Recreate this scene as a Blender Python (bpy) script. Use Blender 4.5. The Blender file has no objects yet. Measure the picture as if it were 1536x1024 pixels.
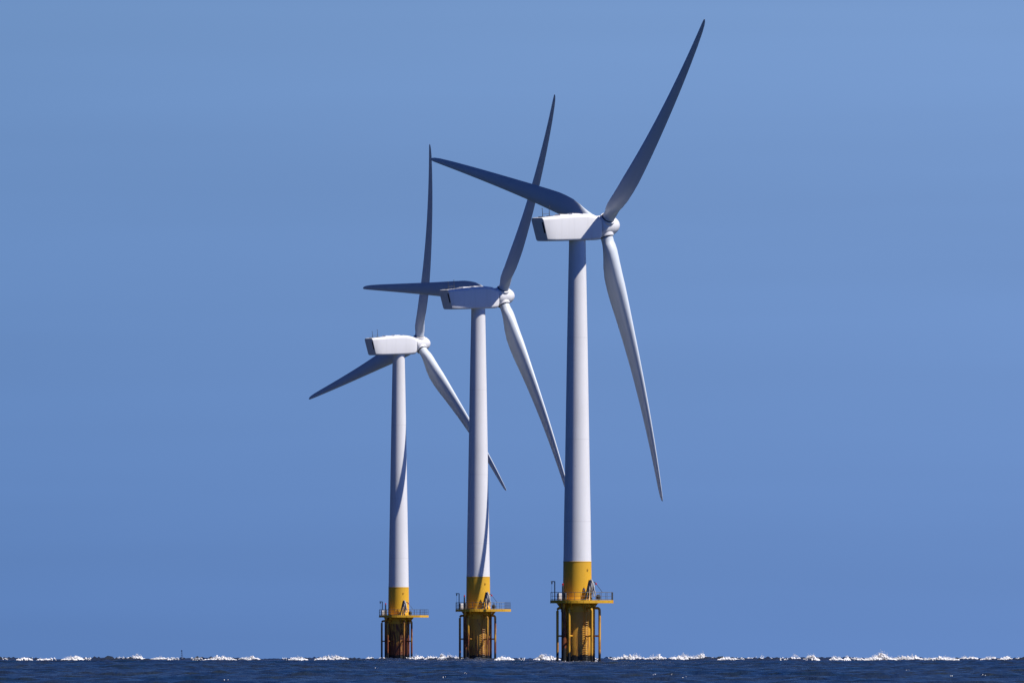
import bpy, bmesh, math, random
import numpy as np
from mathutils import Vector, Matrix

scene = bpy.context.scene
rad = math.radians
random.seed(7)
rng = np.random.default_rng(11)

# ------------------------------------------------------------------ camera
F_PX = 25728.0            # focal length in pixels of a 1536 wide picture
CAM_H = 1.4              # eye height over the water on the beach
EARTH_R = 7.45e6          # earth radius incl. refraction: the sea curves away

def sea_z(d):
    return -d * d / (2.0 * EARTH_R)

cam = bpy.data.cameras.new('camera')
cam.sensor_width = 36.0
cam.lens = 36.0 * F_PX / 1536.0
cam.clip_start = 1.0
cam.clip_end = 120000.0
cam_o = bpy.data.objects.new('camera', cam)
scene.collection.objects.link(cam_o)
cam_o.location = (0, 0, CAM_H)
cam_o.rotation_euler = (rad(90.0) + math.atan(459.6 / F_PX), 0, 0)
scene.camera = cam_o

# ------------------------------------------------------------------ light
SUN_BETA = 23.0           # sun stands to the right, this far towards the viewer
SUN_ELEV = 54.0
sun_dir = Vector((math.cos(rad(SUN_BETA)) * math.cos(rad(SUN_ELEV)),
                  -math.sin(rad(SUN_BETA)) * math.cos(rad(SUN_ELEV)),
                  math.sin(rad(SUN_ELEV))))
sl = bpy.data.lights.new('sun', 'SUN')
sl.energy = 5.0
sl.angle = rad(0.5)
sl.color = (1.0, 0.945, 0.89)
so = bpy.data.objects.new('sun', sl)
scene.collection.objects.link(so)
so.rotation_euler = sun_dir.to_track_quat('Z', 'Y').to_euler()

scene.view_settings.view_transform = 'Standard'
scene.view_settings.look = 'None'
scene.view_settings.exposure = 0.2
scene.view_settings.gamma = 1.0

world = bpy.data.worlds.new('World')
scene.world = world
world.use_nodes = True
nt = world.node_tree
nt.nodes.clear()
N = nt.nodes.new
out = N('ShaderNodeOutputWorld')
bg = N('ShaderNodeBackground')
bg.inputs['Strength'].default_value = 0.1
sky = N('ShaderNodeTexSky')
sky.sky_type = 'NISHITA'
sky.sun_disc = False
sky.sun_elevation = rad(SUN_ELEV)
sky.sun_rotation = math.atan2(sun_dir.x, sun_dir.y)
sky.air_density = 1.0
sky.dust_density = 0.1
sky.ozone_density = 3.0
tc = N('ShaderNodeTexCoord')
sep = N('ShaderNodeSeparateXYZ')
comb = N('ShaderNodeCombineXYZ')
lift = N('ShaderNodeMath'); lift.operation = 'ADD'; lift.inputs[1].default_value = 0.42
nt.links.new(tc.outputs['Generated'], sep.inputs[0])
nt.links.new(sep.outputs['X'], comb.inputs['X'])
nt.links.new(sep.outputs['Y'], comb.inputs['Y'])
nt.links.new(sep.outputs['Z'], lift.inputs[0])
nt.links.new(lift.outputs[0], comb.inputs['Z'])
nrm = N('ShaderNodeVectorMath'); nrm.operation = 'NORMALIZE'
nt.links.new(comb.outputs[0], nrm.inputs[0])
nt.links.new(nrm.outputs[0], sky.inputs[0])
# the air low over the sea is a little dimmer; the sky deepens overhead
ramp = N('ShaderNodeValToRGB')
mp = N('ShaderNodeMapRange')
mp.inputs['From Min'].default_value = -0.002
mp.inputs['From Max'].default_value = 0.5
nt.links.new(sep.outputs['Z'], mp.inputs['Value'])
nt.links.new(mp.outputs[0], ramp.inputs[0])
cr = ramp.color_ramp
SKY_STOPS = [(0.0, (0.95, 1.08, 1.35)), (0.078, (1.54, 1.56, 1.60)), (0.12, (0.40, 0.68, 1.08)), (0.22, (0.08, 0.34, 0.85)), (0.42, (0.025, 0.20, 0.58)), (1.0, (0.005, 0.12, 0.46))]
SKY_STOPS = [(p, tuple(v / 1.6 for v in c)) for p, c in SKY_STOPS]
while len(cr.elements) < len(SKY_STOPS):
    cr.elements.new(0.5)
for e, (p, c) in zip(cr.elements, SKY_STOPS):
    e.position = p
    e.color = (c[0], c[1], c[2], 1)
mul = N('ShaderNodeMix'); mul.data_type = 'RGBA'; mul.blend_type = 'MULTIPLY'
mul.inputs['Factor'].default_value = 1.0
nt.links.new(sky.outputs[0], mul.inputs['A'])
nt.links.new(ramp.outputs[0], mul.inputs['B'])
# very faint flat veils of haze
mpv = N('ShaderNodeMapping'); mpv.inputs['Scale'].default_value = (9, 9, 130)
nz = N('ShaderNodeTexNoise'); nz.inputs['Scale'].default_value = 1.0; nz.inputs['Detail'].default_value = 3.0
nt.links.new(tc.outputs['Generated'], mpv.inputs[0]); nt.links.new(mpv.outputs[0], nz.inputs[0])
mv = N('ShaderNodeMapRange'); mv.inputs['From Min'].default_value = 0.3; mv.inputs['From Max'].default_value = 0.7
mv.inputs['To Min'].default_value = 0.955; mv.inputs['To Max'].default_value = 1.045
nt.links.new(nz.outputs[0], mv.inputs['Value'])
mul2 = N('ShaderNodeVectorMath'); mul2.operation = 'SCALE'
nt.links.new(mul.outputs['Result'], mul2.inputs[0]); nt.links.new(mv.outputs[0], mul2.inputs['Scale'])
tint = N('ShaderNodeVectorMath'); tint.operation = 'MULTIPLY'
xg = N('ShaderNodeMapRange'); xg.inputs['From Min'].default_value = -0.03; xg.inputs['From Max'].default_value = 0.03
nt.links.new(sep.outputs['X'], xg.inputs['Value'])           # the side towards the sun is a little lighter
xc = N('ShaderNodeValToRGB'); nt.links.new(xg.outputs[0], xc.inputs[0])
xc.color_ramp.elements[0].color = (0.90, 0.935, 0.955, 1); xc.color_ramp.elements[1].color = (1.02, 1.01, 1.015, 1)
xs = N('ShaderNodeVectorMath'); xs.operation = 'SCALE'; xs.inputs['Scale'].default_value = 1.43
nt.links.new(xc.outputs[0], xs.inputs[0]); nt.links.new(xs.outputs[0], tint.inputs[1])
nt.links.new(mul2.outputs[0], tint.inputs[0])
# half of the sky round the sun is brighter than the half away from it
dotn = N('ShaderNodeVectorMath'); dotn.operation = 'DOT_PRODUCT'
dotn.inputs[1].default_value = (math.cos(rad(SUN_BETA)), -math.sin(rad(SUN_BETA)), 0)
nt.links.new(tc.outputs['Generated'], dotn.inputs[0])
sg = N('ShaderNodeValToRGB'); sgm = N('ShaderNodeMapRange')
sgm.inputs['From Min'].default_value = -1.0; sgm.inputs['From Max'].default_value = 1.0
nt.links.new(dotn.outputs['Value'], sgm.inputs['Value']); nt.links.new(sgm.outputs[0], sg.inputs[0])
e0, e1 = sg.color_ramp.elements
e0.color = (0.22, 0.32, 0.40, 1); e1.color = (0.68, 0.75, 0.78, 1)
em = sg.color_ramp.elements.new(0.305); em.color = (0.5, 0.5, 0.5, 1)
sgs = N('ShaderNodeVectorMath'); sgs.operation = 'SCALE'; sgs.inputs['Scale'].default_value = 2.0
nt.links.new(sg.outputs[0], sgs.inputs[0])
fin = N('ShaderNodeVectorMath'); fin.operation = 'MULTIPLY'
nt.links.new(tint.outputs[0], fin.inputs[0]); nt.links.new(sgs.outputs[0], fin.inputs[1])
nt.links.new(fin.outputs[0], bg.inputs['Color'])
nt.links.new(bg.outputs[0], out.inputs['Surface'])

# ------------------------------------------------------------------ materials
def new_mat(name):
    m = bpy.data.materials.new(name)
    m.use_nodes = True
    t = m.node_tree
    return m, t, t.nodes['Principled BSDF']

def math_node(t, op, a, b=None, clamp=False):
    n = t.nodes.new('ShaderNodeMath'); n.operation = op; n.use_clamp = clamp
    for i, v in enumerate((a, b)):
        if v is None: continue
        if isinstance(v, (int, float)): n.inputs[i].default_value = v
        else: t.links.new(v, n.inputs[i])
    return n.outputs[0]

def noise(t, coord, scale, detail=4.0, vec_scale=(1, 1, 1), rough=0.55):
    m = t.nodes.new('ShaderNodeMapping'); m.inputs['Scale'].default_value = vec_scale
    t.links.new(coord, m.inputs[0])
    n = t.nodes.new('ShaderNodeTexNoise')
    n.inputs['Scale'].default_value = scale; n.inputs['Detail'].default_value = detail
    n.inputs['Roughness'].default_value = rough
    t.links.new(m.outputs[0], n.inputs[0])
    return n.outputs[0]

def mix(t, fac, a, b):
    n = t.nodes.new('ShaderNodeMix'); n.data_type = 'RGBA'
    if isinstance(fac, (int, float)): n.inputs['Factor'].default_value = fac
    else: t.links.new(fac, n.inputs['Factor'])
    for key, v in (('A', a), ('B', b)):
        if isinstance(v, tuple): n.inputs[key].default_value = (*v, 1)
        else: t.links.new(v, n.inputs[key])
    return n.outputs['Result']

def maprange(t, v, a, b, c=0.0, d=1.0):
    n = t.nodes.new('ShaderNodeMapRange')
    n.inputs['From Min'].default_value = a; n.inputs['From Max'].default_value = b
    n.inputs['To Min'].default_value = c; n.inputs['To Max'].default_value = d
    t.links.new(v, n.inputs['Value'])
    return n.outputs[0]

def white_paint(name, base, rough=0.4, seams=()):
    m, t, p = new_mat(name)
    tcn = t.nodes.new('ShaderNodeTexCoord'); oc = tcn.outputs['Object']
    streak = noise(t, oc, 1.0, 5, (1.6, 1.6, 0.12))
    blot = noise(t, oc, 0.35, 4)
    f = math_node(t, 'MULTIPLY', maprange(t, streak, 0.52, 0.75), 0.22)
    c = mix(t, f, base, (base[0] * 0.72, base[1] * 0.71, base[2] * 0.68))
    c = mix(t, maprange(t, blot, 0.45, 0.75, 0, 0.15), c, (0.62, 0.62, 0.60))
    if seams:
        sp = t.nodes.new('ShaderNodeSeparateXYZ'); t.links.new(oc, sp.inputs[0])
        for z in seams:
            d = math_node(t, 'ABSOLUTE', math_node(t, 'SUBTRACT', sp.outputs['Z'], z))
            k = math_node(t, 'MULTIPLY', math_node(t, 'LESS_THAN', d, 0.05), 0.2)
            c = mix(t, k, c, (0.38, 0.38, 0.38))
        # small scuffs on the tower
        sc = maprange(t, noise(t, oc, 1.1, 2, (1, 1, 0.6)), 0.76, 0.79)
        c = mix(t, math_node(t, 'MULTIPLY', sc, 0.6), c, (0.25, 0.25, 0.27))
    t.links.new(c, p.inputs['Base Color'])
    p.inputs['Roughness'].default_value = rough
    return m

def steel_yellow(name, rust, growth, growth_soft=0.5, tone=(0.80, 0.44, 0.014)):
    """Yellow marine paint, rusting, with dark weed below the tide mark."""
    m, t, p = new_mat(name)
    tcn = t.nodes.new('ShaderNodeTexCoord'); oc = tcn.outputs['Object']
    sp = t.nodes.new('ShaderNodeSeparateXYZ'); t.links.new(oc, sp.inputs[0]); z = sp.outputs['Z']
    fade = noise(t, oc, 0.6, 5, (1, 1, 0.4))
    c = mix(t, maprange(t, fade, 0.35, 0.7), tone, (tone[0] * 0.92, tone[1] * 0.92, tone[2] * 1.6))
    st = noise(t, oc, 1.0, 6, (3.2, 3.2, 0.45), 0.65)
    # more rust lower down, where the spray reaches
    low = maprange(t, z, 8.5, 1.0, -0.10, 0.12)
    lvl = math_node(t, 'ADD', st, low)
    rf = maprange(t, lvl, 0.68 - 0.35 * rust, 0.80 - 0.35 * rust)
    rc = mix(t, noise(t, oc, 5.0, 3), (0.26, 0.075, 0.018), (0.10, 0.028, 0.012))
    c = mix(t, math_node(t, 'MULTIPLY', rf, min(1.0, 0.35 + rust)), c, rc)
    if growth > 0:
        gn = noise(t, oc, 1.6, 5, (1.4, 1.4, 0.7))
        gl = math_node(t, 'ADD', z, math_node(t, 'MULTIPLY', math_node(t, 'SUBTRACT', gn, 0.5), 3.2 * growth_soft))
        gf = maprange(t, gl, growth + 0.25 * growth_soft, growth - 0.25 * growth_soft)
        c = mix(t, gf, c, (0.012, 0.011, 0.009))
    t.links.new(c, p.inputs['Base Color'])
    p.inputs['Roughness'].default_value = 0.5
    b = t.nodes.new('ShaderNodeBump'); b.inputs['Strength'].default_value = 0.35; b.inputs['Distance'].default_value = 0.03
    t.links.new(noise(t, oc, 6.0, 4), b.inputs['Height']); t.links.new(b.outputs[0], p.inputs['Normal'])
    return m

def plain(name, col, rough=0.5, metal=0.0, var=0.25):
    m, t, p = new_mat(name)
    tcn = t.nodes.new('ShaderNodeTexCoord')
    n = noise(t, tcn.outputs['Object'], 3.0, 4)
    c = mix(t, maprange(t, n, 0.35, 0.7), col, tuple(v * (1 - var) for v in col))
    t.links.new(c, p.inputs['Base Color'])
    p.inputs['Roughness'].default_value = rough
    p.inputs['Metallic'].default_value = metal
    return m

M = {}
M['tower'] = white_paint('tower_paint', (0.80, 0.80, 0.80), 0.4, seams=(19.5, 31.0, 45.2))
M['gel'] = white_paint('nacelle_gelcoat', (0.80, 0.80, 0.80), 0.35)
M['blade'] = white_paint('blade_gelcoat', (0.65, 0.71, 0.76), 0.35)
M['yellow'] = steel_yellow('yellow_paint', 0.05, 0.0)
M['deck'] = steel_yellow('deck_paint', 0.25, 0.0)
M['pile'] = [steel_yellow('pile_paint', r, 0.8, 0.3, (0.70, 0.36, 0.028)) for r in (0.30, 0.45, 0.80)]
M['tube'] = [steel_yellow('tube_paint', r, 1.05, 0.8, (0.76, 0.40, 0.025)) for r in (0.40, 0.66, 0.80)]
M['dark_tube'] = steel_yellow('rusted_shaded_tube', 0.95, 2.0, 1.0)  # rusty, and darkened further to paint in the shade on the left cable tube
M['galv'] = plain('galvanised_steel', (0.075, 0.085, 0.095), 0.5, 0.3)
M['dark'] = plain('dark_steel', (0.03, 0.035, 0.04), 0.6)
M['vent'] = plain('vent_black', (0.012, 0.012, 0.014), 0.7)
M['gap'] = plain('seal_rubber', (0.07, 0.07, 0.075), 0.7)
M['cover'] = plain('weathered_tarpaulin', (0.62, 0.61, 0.58), 0.8, 0.0, 0.45)
M['cabinet'] = plain('cabinet_paint', (0.55, 0.56, 0.58), 0.5)
M['red'] = plain('red_lens', (0.55, 0.03, 0.03), 0.3)
M['sign'] = plain('sign_white', (0.8, 0.8, 0.8), 0.5, 0, 0.05)
M['buoy'] = plain('buoy_shade_haze_blue', (0.02, 0.05, 0.13), 0.5)  # navy tone paints in the distance haze and the marker's shaded side

# ------------------------------------------------------------------ mesh helpers
def link(name, me, mat, parent=None, sharp=35):
    me.materials.append(mat)
    o = bpy.data.objects.new(name, me)
    scene.collection.objects.link(o)
    if parent is not None: o.parent = parent
    for p in me.polygons: p.use_smooth = True
    me.set_sharp_from_angle(angle=rad(sharp))
    return o

def build(name, bm, mat, parent=None, sharp=35):
    bmesh.ops.recalc_face_normals(bm, faces=bm.faces)
    me = bpy.data.meshes.new(name)
    bm.to_mesh(me); bm.free()
    return link(name, me, mat, parent, sharp)

def loft(bm, rings, cap0=True, cap1=True):
    vs = [[bm.verts.new(p) for p in r] for r in rings]
    n = len(rings[0])
    for a, b in zip(vs, vs[1:]):
        for i in range(n):
            j = (i + 1) % n
            bm.faces.new((a[i], a[j], b[j], b[i]))
    if cap0: bm.faces.new(list(reversed(vs[0])))
    if cap1: bm.faces.new(vs[-1])

def lathe(bm, prof, seg=48, axis='Z', cap=True):
    rings = []
    for r, z in prof:
        ring = []
        for i in range(seg):
            a = 2 * math.pi * i / seg
            c, s = r * math.cos(a), r * math.sin(a)
            ring.append((c, s, z) if axis == 'Z' else (z, c, s))
        rings.append(ring)
    loft(bm, rings, cap, cap)

def tube(bm, pts, r, seg=10):
    pts = [Vector(p) for p in pts]
    rings = []
    for i, p in enumerate(pts):
        d = (pts[min(i + 1, len(pts) - 1)] - pts[max(i - 1, 0)]).normalized()
        ref = Vector((0, 0, 1)) if abs(d.z) < 0.9 else Vector((1, 0, 0))
        x = d.cross(ref).normalized(); y = d.cross(x)
        rr = r[i] if isinstance(r, (list, tuple)) else r
        rings.append([p + x * (rr * math.cos(2 * math.pi * k / seg)) + y * (rr * math.sin(2 * math.pi * k / seg)) for k in range(seg)])
    loft(bm, rings)

def box(bm, c, s, rz=0.0, bevel=0.02):
    r = bmesh.ops.create_cube(bm, size=1.0)
    mtx = Matrix.Translation(c) @ Matrix.Rotation(rz, 4, 'Z') @ Matrix.Diagonal((s[0], s[1], s[2], 1))
    bmesh.ops.transform(bm, matrix=mtx, verts=r['verts'])
    if bevel:
        es = list({e for v in r['verts'] for e in v.link_edges})
        bmesh.ops.bevel(bm, geom=es, offset=bevel, segments=2, affect='EDGES', profile=0.5)

def pol(r, deg, z=0.0):
    return Vector((r * math.cos(rad(deg)), r * math.sin(rad(deg)), z))

def empty(name, loc, label, cat, group=None):
    o = bpy.data.objects.new(name, None)
    o.empty_display_size = 2.0
    scene.collection.objects.link(o)
    o.location = loc
    o['label'] = label; o['category'] = cat
    if group: o['group'] = group
    return o

# ------------------------------------------------------------------ the sea
def wave_field(x, y):
    """Wind sea: a sum of travelling sine trains, higher over the sandbank."""
    r = np.random.default_rng(5)
    h = np.zeros_like(x)
    for i in range(100):
        lam = 1.4 * (16.0 / 1.4) ** r.random()
        th = rad(250) + r.normal(0, rad(50))
        k = 2 * math.pi / lam
        amp = 0.0060 * lam ** 0.45
        ph = r.random() * 6.283
        c = np.cos(k * (x * math.cos(th) + y * math.sin(th)) + ph)
        h += amp * (c + 0.18 * np.cos(2 * (k * (x * math.cos(th) + y * math.sin(th)) + ph)))
    g = 0.5 + 0.28 * np.sin(x * 0.035 + y * 0.004) * np.sin(y * 0.011 - x * 0.013) \
        + 0.2 * np.sin(x * 0.11 + 1.3) * np.sin(y * 0.023 + x * 0.02)
    d = np.sqrt(x * x + y * y)
    bank = np.clip((d - 2500.0) / 250.0, 0, 1) * np.clip((4600.0 - d) / 900.0, 0, 1)
    near = np.clip(d / 400.0, 0.0, 1.0)
    far = np.clip((9000.0 - d) / 3000.0, 0.0, 1.0)
    chop = np.zeros_like(x)                    # steep broken water over the bank
    for i in range(16):
        lam = r.uniform(1.7, 4.5); th = r.random() * 6.283; ph = r.random() * 6.283
        chop += np.sin(2 * math.pi / lam * (x * math.cos(th) + y * math.sin(th) * 0.5) + ph)
    clump = np.clip(0.5 + 0.9 * np.sin(x * 0.21 + 0.7 * np.sin(y * 0.013)) * np.sin(x * 0.083 + y * 0.006), 0, 1.3)
    return (h * (0.55 + 0.7 * g) * (1 - 0.35 * np.clip((d - 2500) / 800, 0, 1)) + bank * clump * 0.070 * np.abs(chop)) * near * far

def build_sea():
    fine = np.arange(-3.0, 3.0001, 0.015)
    side = 3.0 * (180.0 / 3.0) ** (np.linspace(0, 1, 46)[1:])
    ang = np.radians(np.concatenate([-side[::-1][1:], fine, side]))   # -180 is the same spoke as +180
    rr = np.concatenate([np.geomspace(0.05, 300, 28), np.arange(310, 600, 10.0), np.arange(600, 3300, 1.1),
                         np.arange(3300, 6200, 3.5), np.geomspace(6300, 60000, 40)])
    A, R = np.meshgrid(ang, rr)
    X = R * np.sin(A); Y = R * np.cos(A)
    Z = -R * R / (2 * EARTH_R) + wave_field(X, Y) - 0.24
    nr, nc = A.shape
    me = bpy.data.meshes.new('sea')
    me.vertices.add(nr * nc)
    me.vertices.foreach_set('co', np.stack([X, Y, Z], -1).astype(np.float32).ravel())
    i = np.arange(nr - 1)[:, None] * nc; j = np.arange(nc)[None, :]; j2 = (j + 1) % nc
    q = np.stack([i + j, i + nc + j, i + nc + j2, i + j2], -1).reshape(-1, 4)[:, ::-1]
    nq = len(q)
    me.loops.add(nq * 4); me.loops.foreach_set('vertex_index', q.astype(np.int32).ravel())
    me.polygons.add(nq); me.polygons.foreach_set('loop_start', np.arange(0, nq * 4, 4, dtype=np.int32))
    me.polygons.foreach_set('use_smooth', np.ones(nq, dtype=bool))
    me.update(); me.validate()
    m, t, p = new_mat('sea_water')
    geo = t.nodes.new('ShaderNodeNewGeometry'); pos = geo.outputs['Position']
    silt = noise(t, pos, 0.10, 5, (1, 0.06, 1), 0.6)
    weed = noise(t, pos, 0.55, 4, (1, 0.03, 1), 0.6)
    c = mix(t, maprange(t, silt, 0.40, 0.66), (0.009, 0.018, 0.024), (0.026, 0.030, 0.027))
    c = mix(t, maprange(t, weed, 0.48, 0.62, 0, 0.75), c, (0.006, 0.022, 0.024))
    sp = t.nodes.new('ShaderNodeSeparateXYZ'); t.links.new(pos, sp.inputs[0])
    shore = maprange(t, sp.outputs['Y'], 2330, 2000)             # silty inshore water
    c = mix(t, math_node(t, 'MULTIPLY', shore, maprange(t, silt, 0.36, 0.62, 0.15, 0.95)), c, (0.028, 0.036, 0.026))
    bank = math_node(t, 'MULTIPLY', maprange(t, sp.outputs['Y'], 2450, 2750), maprange(t, sp.outputs['Y'], 3900, 3300))
    xr = maprange(t, math_node(t, 'ABSOLUTE', sp.outputs['X']), 500, 250)
    bank = math_node(t, 'MULTIPLY', bank, xr)
    c = mix(t, math_node(t, 'MULTIPLY', bank, 0.8), c, (0.036, 0.041, 0.042))   # churned sand over the bank
    t.links.new(c, p.inputs['Base Color'])
    p.inputs['Roughness'].default_value = 0.18
    p.inputs['IOR'].default_value = 1.33; p.inputs['Specular IOR Level'].default_value = 0.4
    b1 = t.nodes.new('ShaderNodeBump'); b1.inputs['Distance'].default_value = 0.6; b1.inputs['Strength'].default_value = 1.0
    t.links.new(noise(t, pos, 0.9, 5, (1, 0.12, 1)), b1.inputs['Height'])
    t.links.new(b1.outputs[0], p.inputs['Normal'])
    me.materials.append(m)
    o = bpy.data.objects.new('sea', me); scene.collection.objects.link(o)
    o['kind'] = 'structure'
    return o

build_sea()

SPECS = [  # pixel x of tower foot, distance, yaw, first blade angle, foundation heading
    (866.0, 2400.0, 36.25, 45.0, 0.0, 'largest, nearest white wind turbine, rightmost of three, left blade pointing up over its nacelle'),
    (717.3, 2874.0, 34.2, 33.15, -9.0, 'middle white wind turbine of the three, its left blade lying almost level behind the nacelle'),
    (598.0, 3313.0, 33.8, 15.4, -18.0, 'smallest, farthest white wind turbine, leftmost of three, left blade drooping below its nacelle'),
]
# breakers on the sandbank: heaps of foam, (x0, x1, crest height px) of the 1536 px picture
def build_foam():
    B = [(28, 46, 4.5), (58, 72, 3.5), (64, 76, 2.0), (96, 126, 6.5), (102, 122, 6.0), (172, 190, 5), (190, 216, 6), (203, 212, 9.5),
         (228, 254, 4.5), (290, 306, 3.5), (312, 350, 6), (360, 388, 5.5), (436, 458, 4.5), (476, 521, 6.5),
         (550, 560, 4.5), (566, 584, 3.5), (614, 636, 7), (640, 656, 7), (658, 692, 7.5), (660, 668, 10), (694, 712, 5.5),
         (745, 768, 6.5), (804, 836, 7), (809, 822, 11), (924, 966, 7.5), (946, 962, 9.5), (969, 999, 7), (1002, 1072, 7.5),
         (1020, 1030, 9.5), (1046, 1058, 9.5), (1080, 1106, 5), (1120, 1137, 4.5), (1140, 1145, 6.5), (1188, 1199, 8), (1207, 1226, 7),
         (1212, 1224, 9), (1247, 1261, 6.5), (1268, 1273, 6), (1284, 1293, 4.5), (1300, 1340, 8), (1314, 1332, 13), (1340, 1387, 7),
         (1396, 1434, 5.5), (1440, 1466, 6), (1474, 1496, 5), (1499, 1521, 5), (1522, 1532, 4)]
    P = []; S = []
    def add(x, y, z, s):
        P.append((x, y, z)); S.append(s)
    for (x0, x1, hp) in B:
        D = random.uniform(2680, 3040)
        if 600 < x0 < 720: D = random.uniform(2900, 3080)
        m = D / F_PX
        pad = 2.0 + 0.06 * (x1 - x0)
        xa, xb = (x0 - pad - 768) * m, (x1 + pad - 768) * m
        L = xb - xa; H = hp * m * 1.12
        ph = [random.uniform(0, 6.28) for _ in range(4)]
        n = int(L * 110) + 40
        skew = random.uniform(-0.25, 0.25)
        lean = random.uniform(-3.0, 3.0)
        nk = max(3, int(L / 0.32)); jag = [random.uniform(0.70, 1.2) for _ in range(nk + 1)]
        for _ in range(n):
            u = random.random()
            env = max(0.0, math.sin(math.pi * u)) ** 0.7
            prof = H * env * jag[int(u * nk)] * (0.66 + 0.2 * math.sin(u * L * 1.1 + ph[0]) + 0.16 * math.sin(u * L * 2.7 + ph[1]) + 0.14 * math.sin(u * L * 6.1 + ph[2]) + 0.12 * math.sin(u * L * 13.7 + ph[3]))
            v = random.random() ** 0.75
            spread = (1 - v) * 1.3 + 0.15
            x = xa + u * L
            y = D + lean * (u - 0.5) + random.gauss(0, 0.55) * spread
            z = sea_z(D) + 0.08 + v * max(prof, 0.05) * 0.9
            s = random.uniform(0.06, 0.19) * (1.2 - 0.55 * v)
            add(x, y, z, s)
        for _ in range(int(L * 60)):          # fine spray thrown above the crest
            u = random.random()
            e = max(0.0, math.sin(math.pi * u)) ** 0.7 * jag[int(u * nk)]
            add(xa + u * L, D + random.gauss(0, 0.6), sea_z(D) + 0.08 + H * e * (0.45 + 0.22 * abs(random.gauss(0, 1)) + 0.25 * random.random()), random.uniform(0.018, 0.05))
    # low broken froth between the breakers
    for _ in range(60):
        x0 = random.uniform(-110, 110); D = random.uniform(2600, 3150)
        L = random.uniform(0.8, 3.0)
        for _ in range(int(L * 12)):
            add(x0 + random.uniform(0, L), D + random.gauss(0, 0.3), sea_z(D) + random.uniform(0.15, 0.5) , random.uniform(0.04, 0.12))
    for (px, D, yaw, th, sr, lab) in SPECS:      # wash round the piles
        x0 = (px - 768) / F_PX * D
        for _ in range(150):
            a = random.uniform(0, 6.28); q = 2.2 + abs(random.gauss(0, 0.5))
            add(x0 + q * math.cos(a), D + q * math.sin(a), sea_z(D) + random.uniform(-0.05, 0.16), random.uniform(0.03, 0.09))
    # glints on the water nearer the shore, put in as tiny white flecks
    for (px, py) in ((1026, 1016.5), (982, 1011.7), (1010, 1011.9), (1425, 1014.8), (1475, 1013.2), (1362, 1004), (667, 1016.5), (698, 1010), (565, 1001.3), (340, 1021)):
        d = CAM_H * F_PX / (py - 971.6)
        for _ in range(3):
            add((px - 768) / F_PX * d + random.uniform(-0.12, 0.12), d + random.uniform(-.2, .2), sea_z(d) + 0.22 + random.uniform(0, 0.06), random.uniform(0.012, 0.028))
    bm = bmesh.new(); bmesh.ops.create_icosphere(bm, subdivisions=1, radius=1.0)
    tv = np.array([v.co[:] for v in bm.verts]); tf = np.array([[v.index for v in f.verts] for f in bm.faces]); bm.free()
    P = np.array(P); S = np.array(S); n = len(P); nv = len(tv); nf = len(tf)
    V = tv[None] * S[:, None, None] * rng.uniform(0.65, 1.35, (n, nv, 1)) * np.array([1.0, 1.0, 1.15])
    V = V + P[:, None, :]
    Fc = tf[None] + (np.arange(n) * nv)[:, None, None]
    me = bpy.data.meshes.new('breaking_surf')
    me.vertices.add(n * nv); me.vertices.foreach_set('co', V.astype(np.float32).ravel())
    me.loops.add(n * nf * 3); me.loops.foreach_set('vertex_index', Fc.astype(np.int32).ravel())
    me.polygons.add(n * nf); me.polygons.foreach_set('loop_start', np.arange(0, n * nf * 3, 3, dtype=np.int32))
    me.update(); me.validate()
    m, t, p = new_mat('sea_foam')
    p.inputs['Roughness'].default_value = 0.9
    geo = t.nodes.new('ShaderNodeNewGeometry')
    c = mix(t, maprange(t, noise(t, geo.outputs['Position'], 1.2, 4), 0.42, 0.66), (0.88, 0.88, 0.88), (0.68, 0.67, 0.66))
    t.links.new(c, p.inputs['Base Color'])
    me.materials.append(m)
    o = bpy.data.objects.new('breaking_surf', me); scene.collection.objects.link(o)
    o['kind'] = 'stuff'
    o.location = (0, 0, -0.16)
    o['label'] = 'white foam of waves breaking along the horizon'
    o['category'] = 'surf'
build_foam()

# ------------------------------------------------------------------ turbine
TOWER_TOP = 58.75
HUB_Z = 60.85
HUB_S = 4.6            # hub centre ahead of the tower axis
TILT = rad(5.2)
WHITE_Z = 13.93
DECK_Z = 8.5

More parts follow.
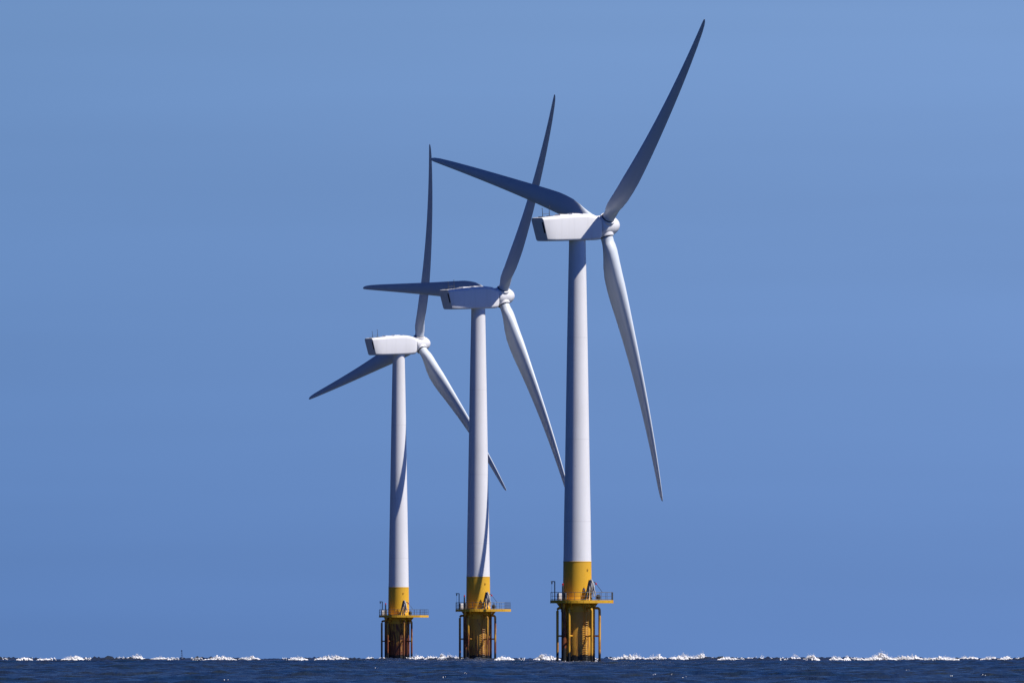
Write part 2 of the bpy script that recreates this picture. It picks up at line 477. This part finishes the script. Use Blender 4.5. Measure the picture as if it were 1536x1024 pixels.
def blade_mesh():
    T = [  # r, chord, thickness ratio, roundness, leading edge share, twist
        (1.45, 1.72, 1.0, 1.0, .5, 16), (2.4, 1.72, 1.0, 1.0, .5, 16), (3.2, 2.05, .78, .62, .45, 16), (4.2, 2.5, .56, .27, .39, 16),
        (5.4, 2.95, .45, .08, .34, 15.5), (7.0, 3.28, .39, .0, .31, 14.5), (8.8, 3.38, .35, 0, .30, 13.2), (10.5, 3.32, .31, 0, .29, 11.6),
        (13, 3.05, .28, 0, .285, 9.6), (16, 2.72, .25, 0, .28, 7.8), (20, 2.33, .22, 0, .28, 6), (24, 1.98, .2, 0, .28, 4.5), (28, 1.66, .19, 0, .28, 3.2),
        (32, 1.34, .18, 0, .28, 2.0), (35.5, 1.06, .17, 0, .28, 1.0), (38, .82, .16, 0, .29, .4), (39.2, .62, .16, 0, .32, .1), (39.75, .42, .16, 0, .38, 0), (40.0, .14, .2, 0, .45, 0)]
    rows = []
    for a, b in zip(T, T[1:]):
        for k in range(3):
            f = k / 3
            rows.append([u + (v - u) * f for u, v in zip(a, b)])
    rows.append(list(T[-1]))
    seg = 40
    rings = []
    for r, c, th, rd, le, tw in rows:
        p = rad(tw + PITCH)
        flex = 2.65 * (r / 40.0) ** 2.3 - 0.042 * r      # bent back by the wind, built with a forward cone
        ring = []
        for i in range(seg):
            a = 2 * math.pi * i / seg
            xc = 0.5 * (1 - math.cos(a))                 # 0 leading edge .. 1 trailing edge
            yt = 5 * th * (0.2969 * math.sqrt(xc) - 0.126 * xc - 0.3516 * xc ** 2 + 0.2843 * xc ** 3 - 0.1036 * xc ** 4)
            camber = 0.06 * (1 - rd) * (1 - (2 * xc - 0.8) ** 2) if rd < 1 else 0
            side = 1 if a < math.pi else -1
            ay = (yt * side * (1.25 if side > 0 else 0.75)) + camber * 0.5
            ax = le - xc
            cx, cy = 0.5 * math.cos(a), 0.5 * math.sin(a)   # circle
            x = (ax * (1 - rd) + cx * rd) * c
            y = (ay * (1 - rd) + cy * rd) * c
            X = x * math.cos(p) + y * math.sin(p)
            Y = -x * math.sin(p) + y * math.cos(p)
            ring.append((X, Y + flex, r))
        rings.append(ring)
    bm = bmesh.new(); loft(bm, rings)
    return bm
PITCH = 1.0

def rounded_rect(hw, zb, zt, r_top, r_bot, n=6):
    pts = []
    for (cy, cz, a0, r) in ((hw - r_top, zt - r_top, 0, r_top), (-hw + r_top, zt - r_top, 90, r_top),
                            (-hw + r_bot, zb + r_bot, 180, r_bot), (hw - r_bot, zb + r_bot, 270, r_bot)):
        for k in range(n + 1):
            a = rad(a0 + 90 * k / n)
            pts.append((cy + r * math.cos(a), cz + r * math.sin(a)))
    return pts

def make_turbine():
    root = empty('wind_turbine', (0, 0, 0), 'x', 'wind turbine')
    # -- foundation pile
    bm = bmesh.new(); lathe(bm, [(2.12, -4), (2.12, 0.6), (2.12, 3), (2.12, 5), (2.12, 7.3)], 64)
    build('foundation_pile', bm, M['pile'][0], root)
    # -- yellow transition piece with a skirt
    bm = bmesh.new()
    lathe(bm, [(2.16, 6.85), (2.30, 6.85), (2.30, 7.75), (2.16, 7.95), (2.06, 8.1), (2.03, 9), (1.99, 11.5), (1.965, 13.80), (1.985, 13.81), (1.985, WHITE_Z)], 64)
    tp = build('transition_piece', bm, M['yellow'], root)
    bm = bmesh.new(); box(bm, pol(2.03, -45, 12.75), (0.10, 0.16, 0.30), rad(-45)); build('lamp_box', bm, M['dark_tube'], tp)
    # -- white tower
    bm = bmesh.new()
    prof = [(1.955, WHITE_Z), (1.93, 15), (1.87, 19.5), (1.73, 27), (1.60, 35), (1.45, 44), (1.30, 52), (1.19, 57.5), (1.17, TOWER_TOP + 0.15)]
    lathe(bm, prof, 72); build('tower', bm, M['tower'], root)
    # -- platform
    outline = [pol(3.8, d) for d in range(56, 316, 13)] + [Vector((3.2, -2.75, 0)), Vector((4.85, -1.7, 0)), Vector((5.07, 3.1, 0)), Vector((2.6, 3.5, 0))]
    bm = bmesh.new()
    top = [p + Vector((0, 0, DECK_Z)) for p in outline]; bot = [p + Vector((0, 0, DECK_Z - 0.42)) for p in outline]
    ins = [p * 0.96 + Vector((0, 0, DECK_Z + 0.0)) for p in outline]
    loft(bm, [bot, top])
    for d in range(10, 370, 40):          # gusset plates under the deck
        a, b = pol(2.3, d, 8.07), pol(2.95, d, 8.07); c = pol(2.3, d, 7.2)
        off = pol(0.03, d + 90)
        loft(bm, [[a + off, b + off, c + off], [a - off, b - off, c - off]])
    n = len(outline)
    for i in range(n):                    # joint cover plates along the deck edge
        a, b = outline[i], outline[(i + 1) % n]
        k = max(1, round((b - a).length / 0.95))
        for j in range(k):
            p = a.lerp(b, (j + 0.5) / k); dr = math.atan2((b - a).y, (b - a).x)
            box(bm, (p.x, p.y, DECK_Z - 0.24), (0.07, 0.05, 0.40), dr, 0)
    plat = build('platform', bm, M['deck'], root, 20)
    # railing
    bm = bmesh.new()
    n = len(outline)
    per = []
    for i in range(n):
        a, b = outline[i], outline[(i + 1) % n]
        k = max(1, round((b - a).length / 0.85))
        for j in range(k): per.append(a.lerp(b, j / k) * 0.985)
    for p in per: tube(bm, [p + Vector((0, 0, DECK_Z - 0.1)), p + Vector((0, 0, DECK_Z + 1.1))], 0.028, 6)
    for h, r in ((1.1, 0.032), (0.58, 0.022), (0.12, 0.03)):
        for i in range(n):
            a, b = outline[i] * 0.985, outline[(i + 1) % n] * 0.985
            tube(bm, [a + Vector((0, 0, DECK_Z + h)), b + Vector((0, 0, DECK_Z + h))], r, 6)
    build('railing', bm, M['galv'], plat)
    # -- fender tubes of the two boat landings
    for d in (215, 250, 306, 336):
        bm = bmesh.new()
        pts = [pol(3.4, d, -3), pol(3.4, d, 1), pol(3.4, d, 4), pol(3.4, d, 7.0), pol(3.36, d, 7.22), pol(3.22, d, 7.36), pol(3.0, d, 7.4), pol(2.1, d, 7.4)]
        tube(bm, pts, 0.185, 14)
        tube(bm, [pol(3.4, d, 3.5), pol(2.05, d, 3.5)], 0.12, 10)
        build('fender_tube', bm, M['tube'][0], root)
    # -- cable tubes
    bm = bmesh.new(); tube(bm, [pol(2.62, 224, -3), pol(2.62, 224, 3), pol(2.62, 224, 8.05)], 0.36, 18)
    build('cable_tube', bm, M['dark_tube'], root)
    bm = bmesh.new(); tube(bm, [pol(2.5, -23, -3), pol(2.5, -23, 3), pol(2.5, -23, 8.05)], 0.17, 14)
    build('cable_tube', bm, M['tube'][0], root)
    # -- ladder
    bm = bmesh.new(); t = pol(1, 301 + 90); 
    for s in (-0.24, 0.24):
        tube(bm, [pol(2.48, 301, -2) + t * s, pol(2.48, 301, 7.9) + t * s], 0.05, 8)
    z = -1.8
    while z < 7.8:
        tube(bm, [pol(2.48, 301, z) - t * 0.24, pol(2.48, 301, z) + t * 0.24], 0.035, 6); z += 0.3
    for z in (0.8, 3.0, 5.2, 7.0):
        for s in (-0.24, 0.24): tube(bm, [pol(2.48, 301, z) + t * s, pol(2.05, 301, z) + t * s], 0.04, 6)
    build('ladder', bm, M['tube'][0], root)
    # -- folded davit crane under a weathered cover
    C0 = pol(2.85, -48); tg = Vector((1, 0.25, 0)).normalized()
    bm = bmesh.new()
    tube(bm, [C0 + Vector((0, 0, DECK_Z)), C0 + Vector((0, 0, DECK_Z + 1.2)), C0 + Vector((0, 0, DECK_Z + 2.7))], [0.13, 0.11, 0.08], 12)
    tube(bm, [C0 - tg * 0.85 + Vector((0, 0, DECK_Z)), C0 - tg * 0.22 + Vector((0, 0, DECK_Z + 2.8))], 0.13, 8)
    tube(bm, [C0 - tg * 0.45 + Vector((0, 0.2, DECK_Z)), C0 - tg * 0.18 + Vector((0, 0, DECK_Z + 2.7))], 0.10, 8)
    tube(bm, [C0 - tg * 0.56 + Vector((0, 0, DECK_Z + 1.25)), C0 + tg * 0.1 + Vector((0, 0, DECK_Z + 1.25))], 0.05, 8)
    crane = build('crane', bm, M['dark'], root)
    bm = bmesh.new()
    b0 = C0 - tg * 0.1 + Vector((0, 0, DECK_Z + 2.5))
    tube(bm, [b0, C0 + tg * 0.5 + Vector((0, 0, DECK_Z + 2.52)), C0 + tg * 0.72 + Vector((0, 0, DECK_Z + 2.35))], 0.06, 8)
    tube(bm, [C0 + tg * 0.6 + Vector((0, 0, DECK_Z + 2.45)), C0 + tg * 1.65 + Vector((0, 0, DECK_Z + 1.1))], 0.035, 6)
    build('boom', bm, M['dark'], crane)
    bm = bmesh.new()
    for k, (o0, o1, r) in enumerate(((-0.02, -0.30, .10), (0.05, 0.12, .13), (0.12, 0.42, .12), (0.16, 0.66, .10))):
        pts = []; rs = []
        for i in range(9):
            f = i / 8
            off = o0 + (o1 - o0) * (f ** 0.8)
            w = 0.05 * math.sin(f * 9 + k * 2)
            pts.append(C0 + tg * (off + w * 0.6) + Vector((0, -0.16 - 0.05 * k + w, DECK_Z + 2.92 - 0.06 * k - f * (2.75 - 0.2 * k))))
            rs.append(r * (0.55 + 0.5 * math.sin(math.pi * min(1, f + 0.12)) + 0.12 * math.sin(f * 14 + k)))
        tube(bm, pts, rs, 10)
    build('cover', bm, M['cover'], crane)
    bm = bmesh.new(); lathe(bm, [(0.02, -.16), (.1, -.13), (.12, 0), (.1, .1), (.03, .16)], 12)
    bmesh.ops.translate(bm, verts=bm.verts, vec=C0 + tg * 0.72 + Vector((0, -0.05, DECK_Z + 2.28))); build('lamp', bm, M['red'], crane)
    bm = bmesh.new(); lathe(bm, [(0.05, 0), (.30, .08), (.34, .35), (.28, .68), (.12, .8)], 14)
    bmesh.ops.translate(bm, verts=bm.verts, vec=C0 + tg * 0.95 + Vector((0.1, 0.1, DECK_Z))); build('winch', bm, M['dark'], crane)
    # -- hoist post on the left, with a short arm
    H0 = pol(3.2, 189)
    bm = bmesh.new()
    tube(bm, [H0 + Vector((0, 0, DECK_Z)), H0 + Vector((0, 0, DECK_Z + 2.6))], 0.075, 10)
    tube(bm, [H0 + Vector((0.05, 0, DECK_Z + 2.6)), H0 + Vector((-0.55, -0.05, DECK_Z + 2.62))], 0.06, 8)
    tube(bm, [H0 + Vector((-0.42, -0.04, DECK_Z + 2.6)), H0 + Vector((-0.42, -0.04, DECK_Z + 0.9))], 0.015, 5)
    tube(bm, [H0 + Vector((-0.40, -0.04, DECK_Z + 2.55)), H0 + Vector((-0.40, -0.04, DECK_Z + 2.25))], 0.09, 8)
    build('hoist_post', bm, M['galv'], root)
    # -- lamp post with red light
    L0 = pol(2.75, 222)
    bm = bmesh.new(); tube(bm, [L0 + Vector((0, 0, DECK_Z)), L0 + Vector((0, 0, DECK_Z + 2.0))], 0.12, 10)
    lp = build('lamp_post', bm, M['dark'], root)
    bm = bmesh.new(); lathe(bm, [(0.03, -.15), (.12, -.12), (.14, 0), (.1, .14), (.03, .18)], 12)
    bmesh.ops.translate(bm, verts=bm.verts, vec=L0 + Vector((0, 0, DECK_Z + 2.18))); build('lamp', bm, M['red'], lp)
    # -- cabinets
    bm = bmesh.new(); box(bm, pol(3.25, 219, DECK_Z + 0.5), (0.5, 0.45, 0.95), rad(219)); build('cabinet', bm, M['cabinet'], root)
    bm = bmesh.new(); box(bm, pol(3.2, 237, DECK_Z + 0.52), (0.4, 0.35, 1.0), rad(237)); build('cabinet', bm, M['galv'], root)

    # -- nacelle (own frame: x along the shaft, origin on the tower top)
    nodes = [  # s_top, s_bot, z_bot, z_top, half width, r_top, r_bot
        (-7.02, -6.10, -0.08, 3.08, 1.42, .42, .28), (-6.9, -6.0, -0.12, 3.13, 1.47, .45, .30), (-5.0, -4.6, -0.12, 3.32, 1.55, .5, .32),
        (-2.5, -2.3, -0.06, 3.55, 1.60, .52, .34), (-0.5, -0.4, 0.0, 3.70, 1.62, .55, .36), (0.8, 0.8, 0.04, 3.74, 1.62, .58, .38), (1.8, 1.8, 0.08, 3.66, 1.60, .62, .42),
        (2.8, 2.75, 0.13, 3.46, 1.55, .7, .5), (3.25, 3.2, 0.2, 3.34, 1.48, .8, .6), (3.42, 3.38, 0.36, 3.18, 1.33, .8, .7)]
    rings = []
    for st, sb, zb, zt, hw, r1, r2 in nodes:
        ring = []
        for (y, z) in rounded_rect(hw, zb, zt, r1, r2):
            f = (z - zb) / (zt - zb)
            taper = 1.0 - 0.05 * (1 - f)
            ring.append((sb + (st - sb) * f, y * taper, z))
        rings.append(ring)
    bm = bmesh.new(); loft(bm, rings)
    nac = build('nacelle', bm, M['gel'], root, 40)
    nac.location = (0, 0, TOWER_TOP)
    # dark louvre at the edge of the rear face
    bm = bmesh.new()
    def rear(y, z, o): return Vector((-6.10 - 0.92 * (z + 0.08) / 3.16 - o, y, z))
    for k in range(7):
        z0 = 0.98 + k * 0.21
        loft(bm, [[rear(y, z0, o), rear(y, z0 + 0.17, o * 0.4)] + [rear(y, z0 + 0.17, -0.02), rear(y, z0, -0.02)] for y, o in ((-1.22, .03), (-0.92, .03))])
    loft(bm, [[rear(y, .94, .006), rear(y, 2.46, .006), rear(y, 2.46, -.02), rear(y, .94, -.02)] for y in (-1.26, -0.88)])
    build('vent', bm, M['vent'], nac)
    for (s, y, h) in ((-6.2, -0.25, 1.25), (-4.85, 0.0, 1.45)):
        zt = 3.15 + (s + 6.9) * 0.1
        bm = bmesh.new()
        tube(bm, [(s, y, zt - .1), (s - 0.02, y, zt + 0.5), (s - 0.08, y, zt + h)], [0.055, 0.045, 0.022], 8)
        for k in range(3):
            a = 2.094 * k
            tube(bm, [(s - 0.08, y, zt + h - .06), (s - 0.08 + .12 * math.cos(a), y + .12 * math.sin(a), zt + h - .06)], 0.03, 5)
        build('sensor_mast', bm, M['galv'], nac)
    bm = bmesh.new()
    tube(bm, [(-6.2, -0.25, 3.62), (-4.85, 0, 3.74)], 0.03, 6)
    box(bm, (-6.1, -0.2, 3.22), (1.1, 0.9, 0.1)); box(bm, (-4.7, 0.1, 3.36), (0.7, 0.7, 0.1))
    build('sensor_frame', bm, M['galv'], nac)
    bm = bmesh.new()
    box(bm, (-2.6, 0.1, 3.56), (1.6, 1.3, 0.18), 0, .04); box(bm, (-0.6, 0.1, 3.72), (1.3, 1.2, 0.16), 0, .04)
    tube(bm, [(0.6, -0.5, 3.8), (2.6, -0.5, 3.62)], 0.03, 6); tube(bm, [(0.6, 0.5, 3.8), (2.6, 0.5, 3.62)], 0.03, 6)
    build('roof_hatch', bm, M['gel'], nac)
    # panel joint round the nose
    bm = bmesh.new(); lathe(bm, [(1.26, 3.3), (1.26, 3.62)], 40, 'X'); bmesh.ops.translate(bm, verts=bm.verts, vec=(0, 0, 1.8)); build('main_bearing', bm, M['cabinet'], nac)

    # -- hub (own frame: x along the shaft, z up the first blade)
    bm = bmesh.new()
    prof = [(1.30, -1.16), (1.46, -1.13), (1.53, -1.0), (1.55, -0.4), (1.54, 0.3), (1.49, 0.8), (1.38, 1.25), (1.20, 1.66), (0.98, 2.0), (0.74, 2.27), (0.48, 2.47), (0.24, 2.58), (0.02, 2.61)]
    lathe(bm, prof, 48, 'X')
    for k in range(3):
        rm = Matrix.Rotation(k * 2 * math.pi / 3, 4, 'X')
        b2 = bmesh.new(); lathe(b2, [(1.12, 0.6), (1.10, 1.40), (1.06, 1.56), (0.98, 1.60)], 36)
        bmesh.ops.transform(b2, matrix=rm, verts=b2.verts)
        tmp = bpy.data.meshes.new('tmp'); b2.to_mesh(tmp); b2.free(); bm.from_mesh(tmp); bpy.data.meshes.remove(tmp)
    hub = build('hub', bm, M['gel'], root, 45)
    for k in range(3):
        b2 = bmesh.new(); lathe(b2, [(0.90, 1.5), (0.93, 1.60), (0.93, 1.66), (0.88, 1.70)], 36)
        bmesh.ops.transform(b2, matrix=Matrix.Rotation(k * 2 * math.pi / 3, 4, 'X'), verts=b2.verts)
        build('blade_bearing', b2, M['gap'], hub)
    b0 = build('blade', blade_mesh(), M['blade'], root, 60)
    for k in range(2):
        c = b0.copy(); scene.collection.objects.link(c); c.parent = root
    return root

def children_sorted(o):
    return sorted(o.children, key=lambda c: c.name)

def copy_tree(o, parent=None):
    c = o.copy(); scene.collection.objects.link(c)
    if parent is not None:
        c.parent = parent
    for ch in list(o.children): copy_tree(ch, c)
    return c

def pose(root, yaw, theta0, sub_rot, rust):
    """Turn nacelle, hub and blades into the wind; the foundation keeps its own heading."""
    root.rotation_euler = (0, 0, rad(sub_rot))
    a = rad(yaw - sub_rot)
    n = Vector((math.cos(a) * math.cos(TILT), math.sin(a) * math.cos(TILT), math.sin(TILT)))
    h = Vector((math.sin(a), -math.cos(a), 0))
    u = h.cross(n)
    hub_c = Vector((HUB_S * math.cos(a), HUB_S * math.sin(a), HUB_Z))
    k = 0
    for ch in children_sorted(root):
        kind = ch.name.split('.')[0]
        if kind == 'nacelle':
            ch.rotation_euler = (0, 0, a)
        elif kind in ('hub', 'blade'):
            th = rad(theta0 + 120 * k) if kind == 'blade' else rad(theta0)
            B = u * math.cos(th) + h * math.sin(th)
            T = h * math.cos(th) - u * math.sin(th)
            if kind == 'blade':
                k += 1
                m = Matrix((-T, -n, B)).transposed()
            else:
                m = Matrix((n, B.cross(n), B)).transposed()
            ch.matrix_local = Matrix.Translation(hub_c) @ m.to_4x4()
        mats = {'foundation_pile': M['pile'], 'fender_tube': M['tube'], 'ladder': M['tube'], 'cable_tube': M['tube']}
        if kind in mats and not (ch.data.materials[0] == M['dark_tube']):
            ch.material_slots[0].link = 'OBJECT'
            ch.material_slots[0].material = mats[kind][rust]

proto = make_turbine()
roots = [proto] + [copy_tree(proto) for _ in SPECS[1:]]
for i, (o, (px, D, yaw, th, sr, lab)) in enumerate(zip(roots, SPECS)):
    o.location = ((px - 768.0) / F_PX * D, D, sea_z(D))
    o['label'] = lab
    o['group'] = 'offshore wind turbines standing in a row'
    pose(o, yaw, th, sr, i)

# identity plate, legible only on the nearest one
bm = bmesh.new(); box(bm, pol(2.045, -62, 9.95), (0.05, 0.34, 0.34), rad(-62)); build('sign_plate', bm, M['sign'], roots[0])

# ------------------------------------------------------------------ far channel marker
D = 4000.0
bx = empty('channel_marker', ((272.6 - 768) / F_PX * D, D, sea_z(D)), 'thin channel marker post, dark blue from haze and shade, on the horizon left of the turbines', 'sea marker')
bm = bmesh.new(); lathe(bm, [(0.3, -0.6), (0.55, -0.4), (0.55, 0.1), (0.35, 0.35), (0.12, 0.5)], 20); build('float', bm, M['buoy'], bx)
bm = bmesh.new()
for k in range(3):
    a = 2.094 * k
    tube(bm, [(0.22 * math.cos(a), 0.22 * math.sin(a), 0.3), (0.09 * math.cos(a), 0.09 * math.sin(a), 1.75)], 0.035, 6)
for z in (0.8, 1.25):
    lathe(bm, [(0.16, z), (0.18, z + .05), (0.16, z + .1)], 12)
build('mast', bm, M['buoy'], bx)
bm = bmesh.new(); lathe(bm, [(0.03, 1.72), (0.17, 1.76), (0.17, 1.98), (0.03, 2.04)], 12); build('topmark', bm, M['buoy'], bx)
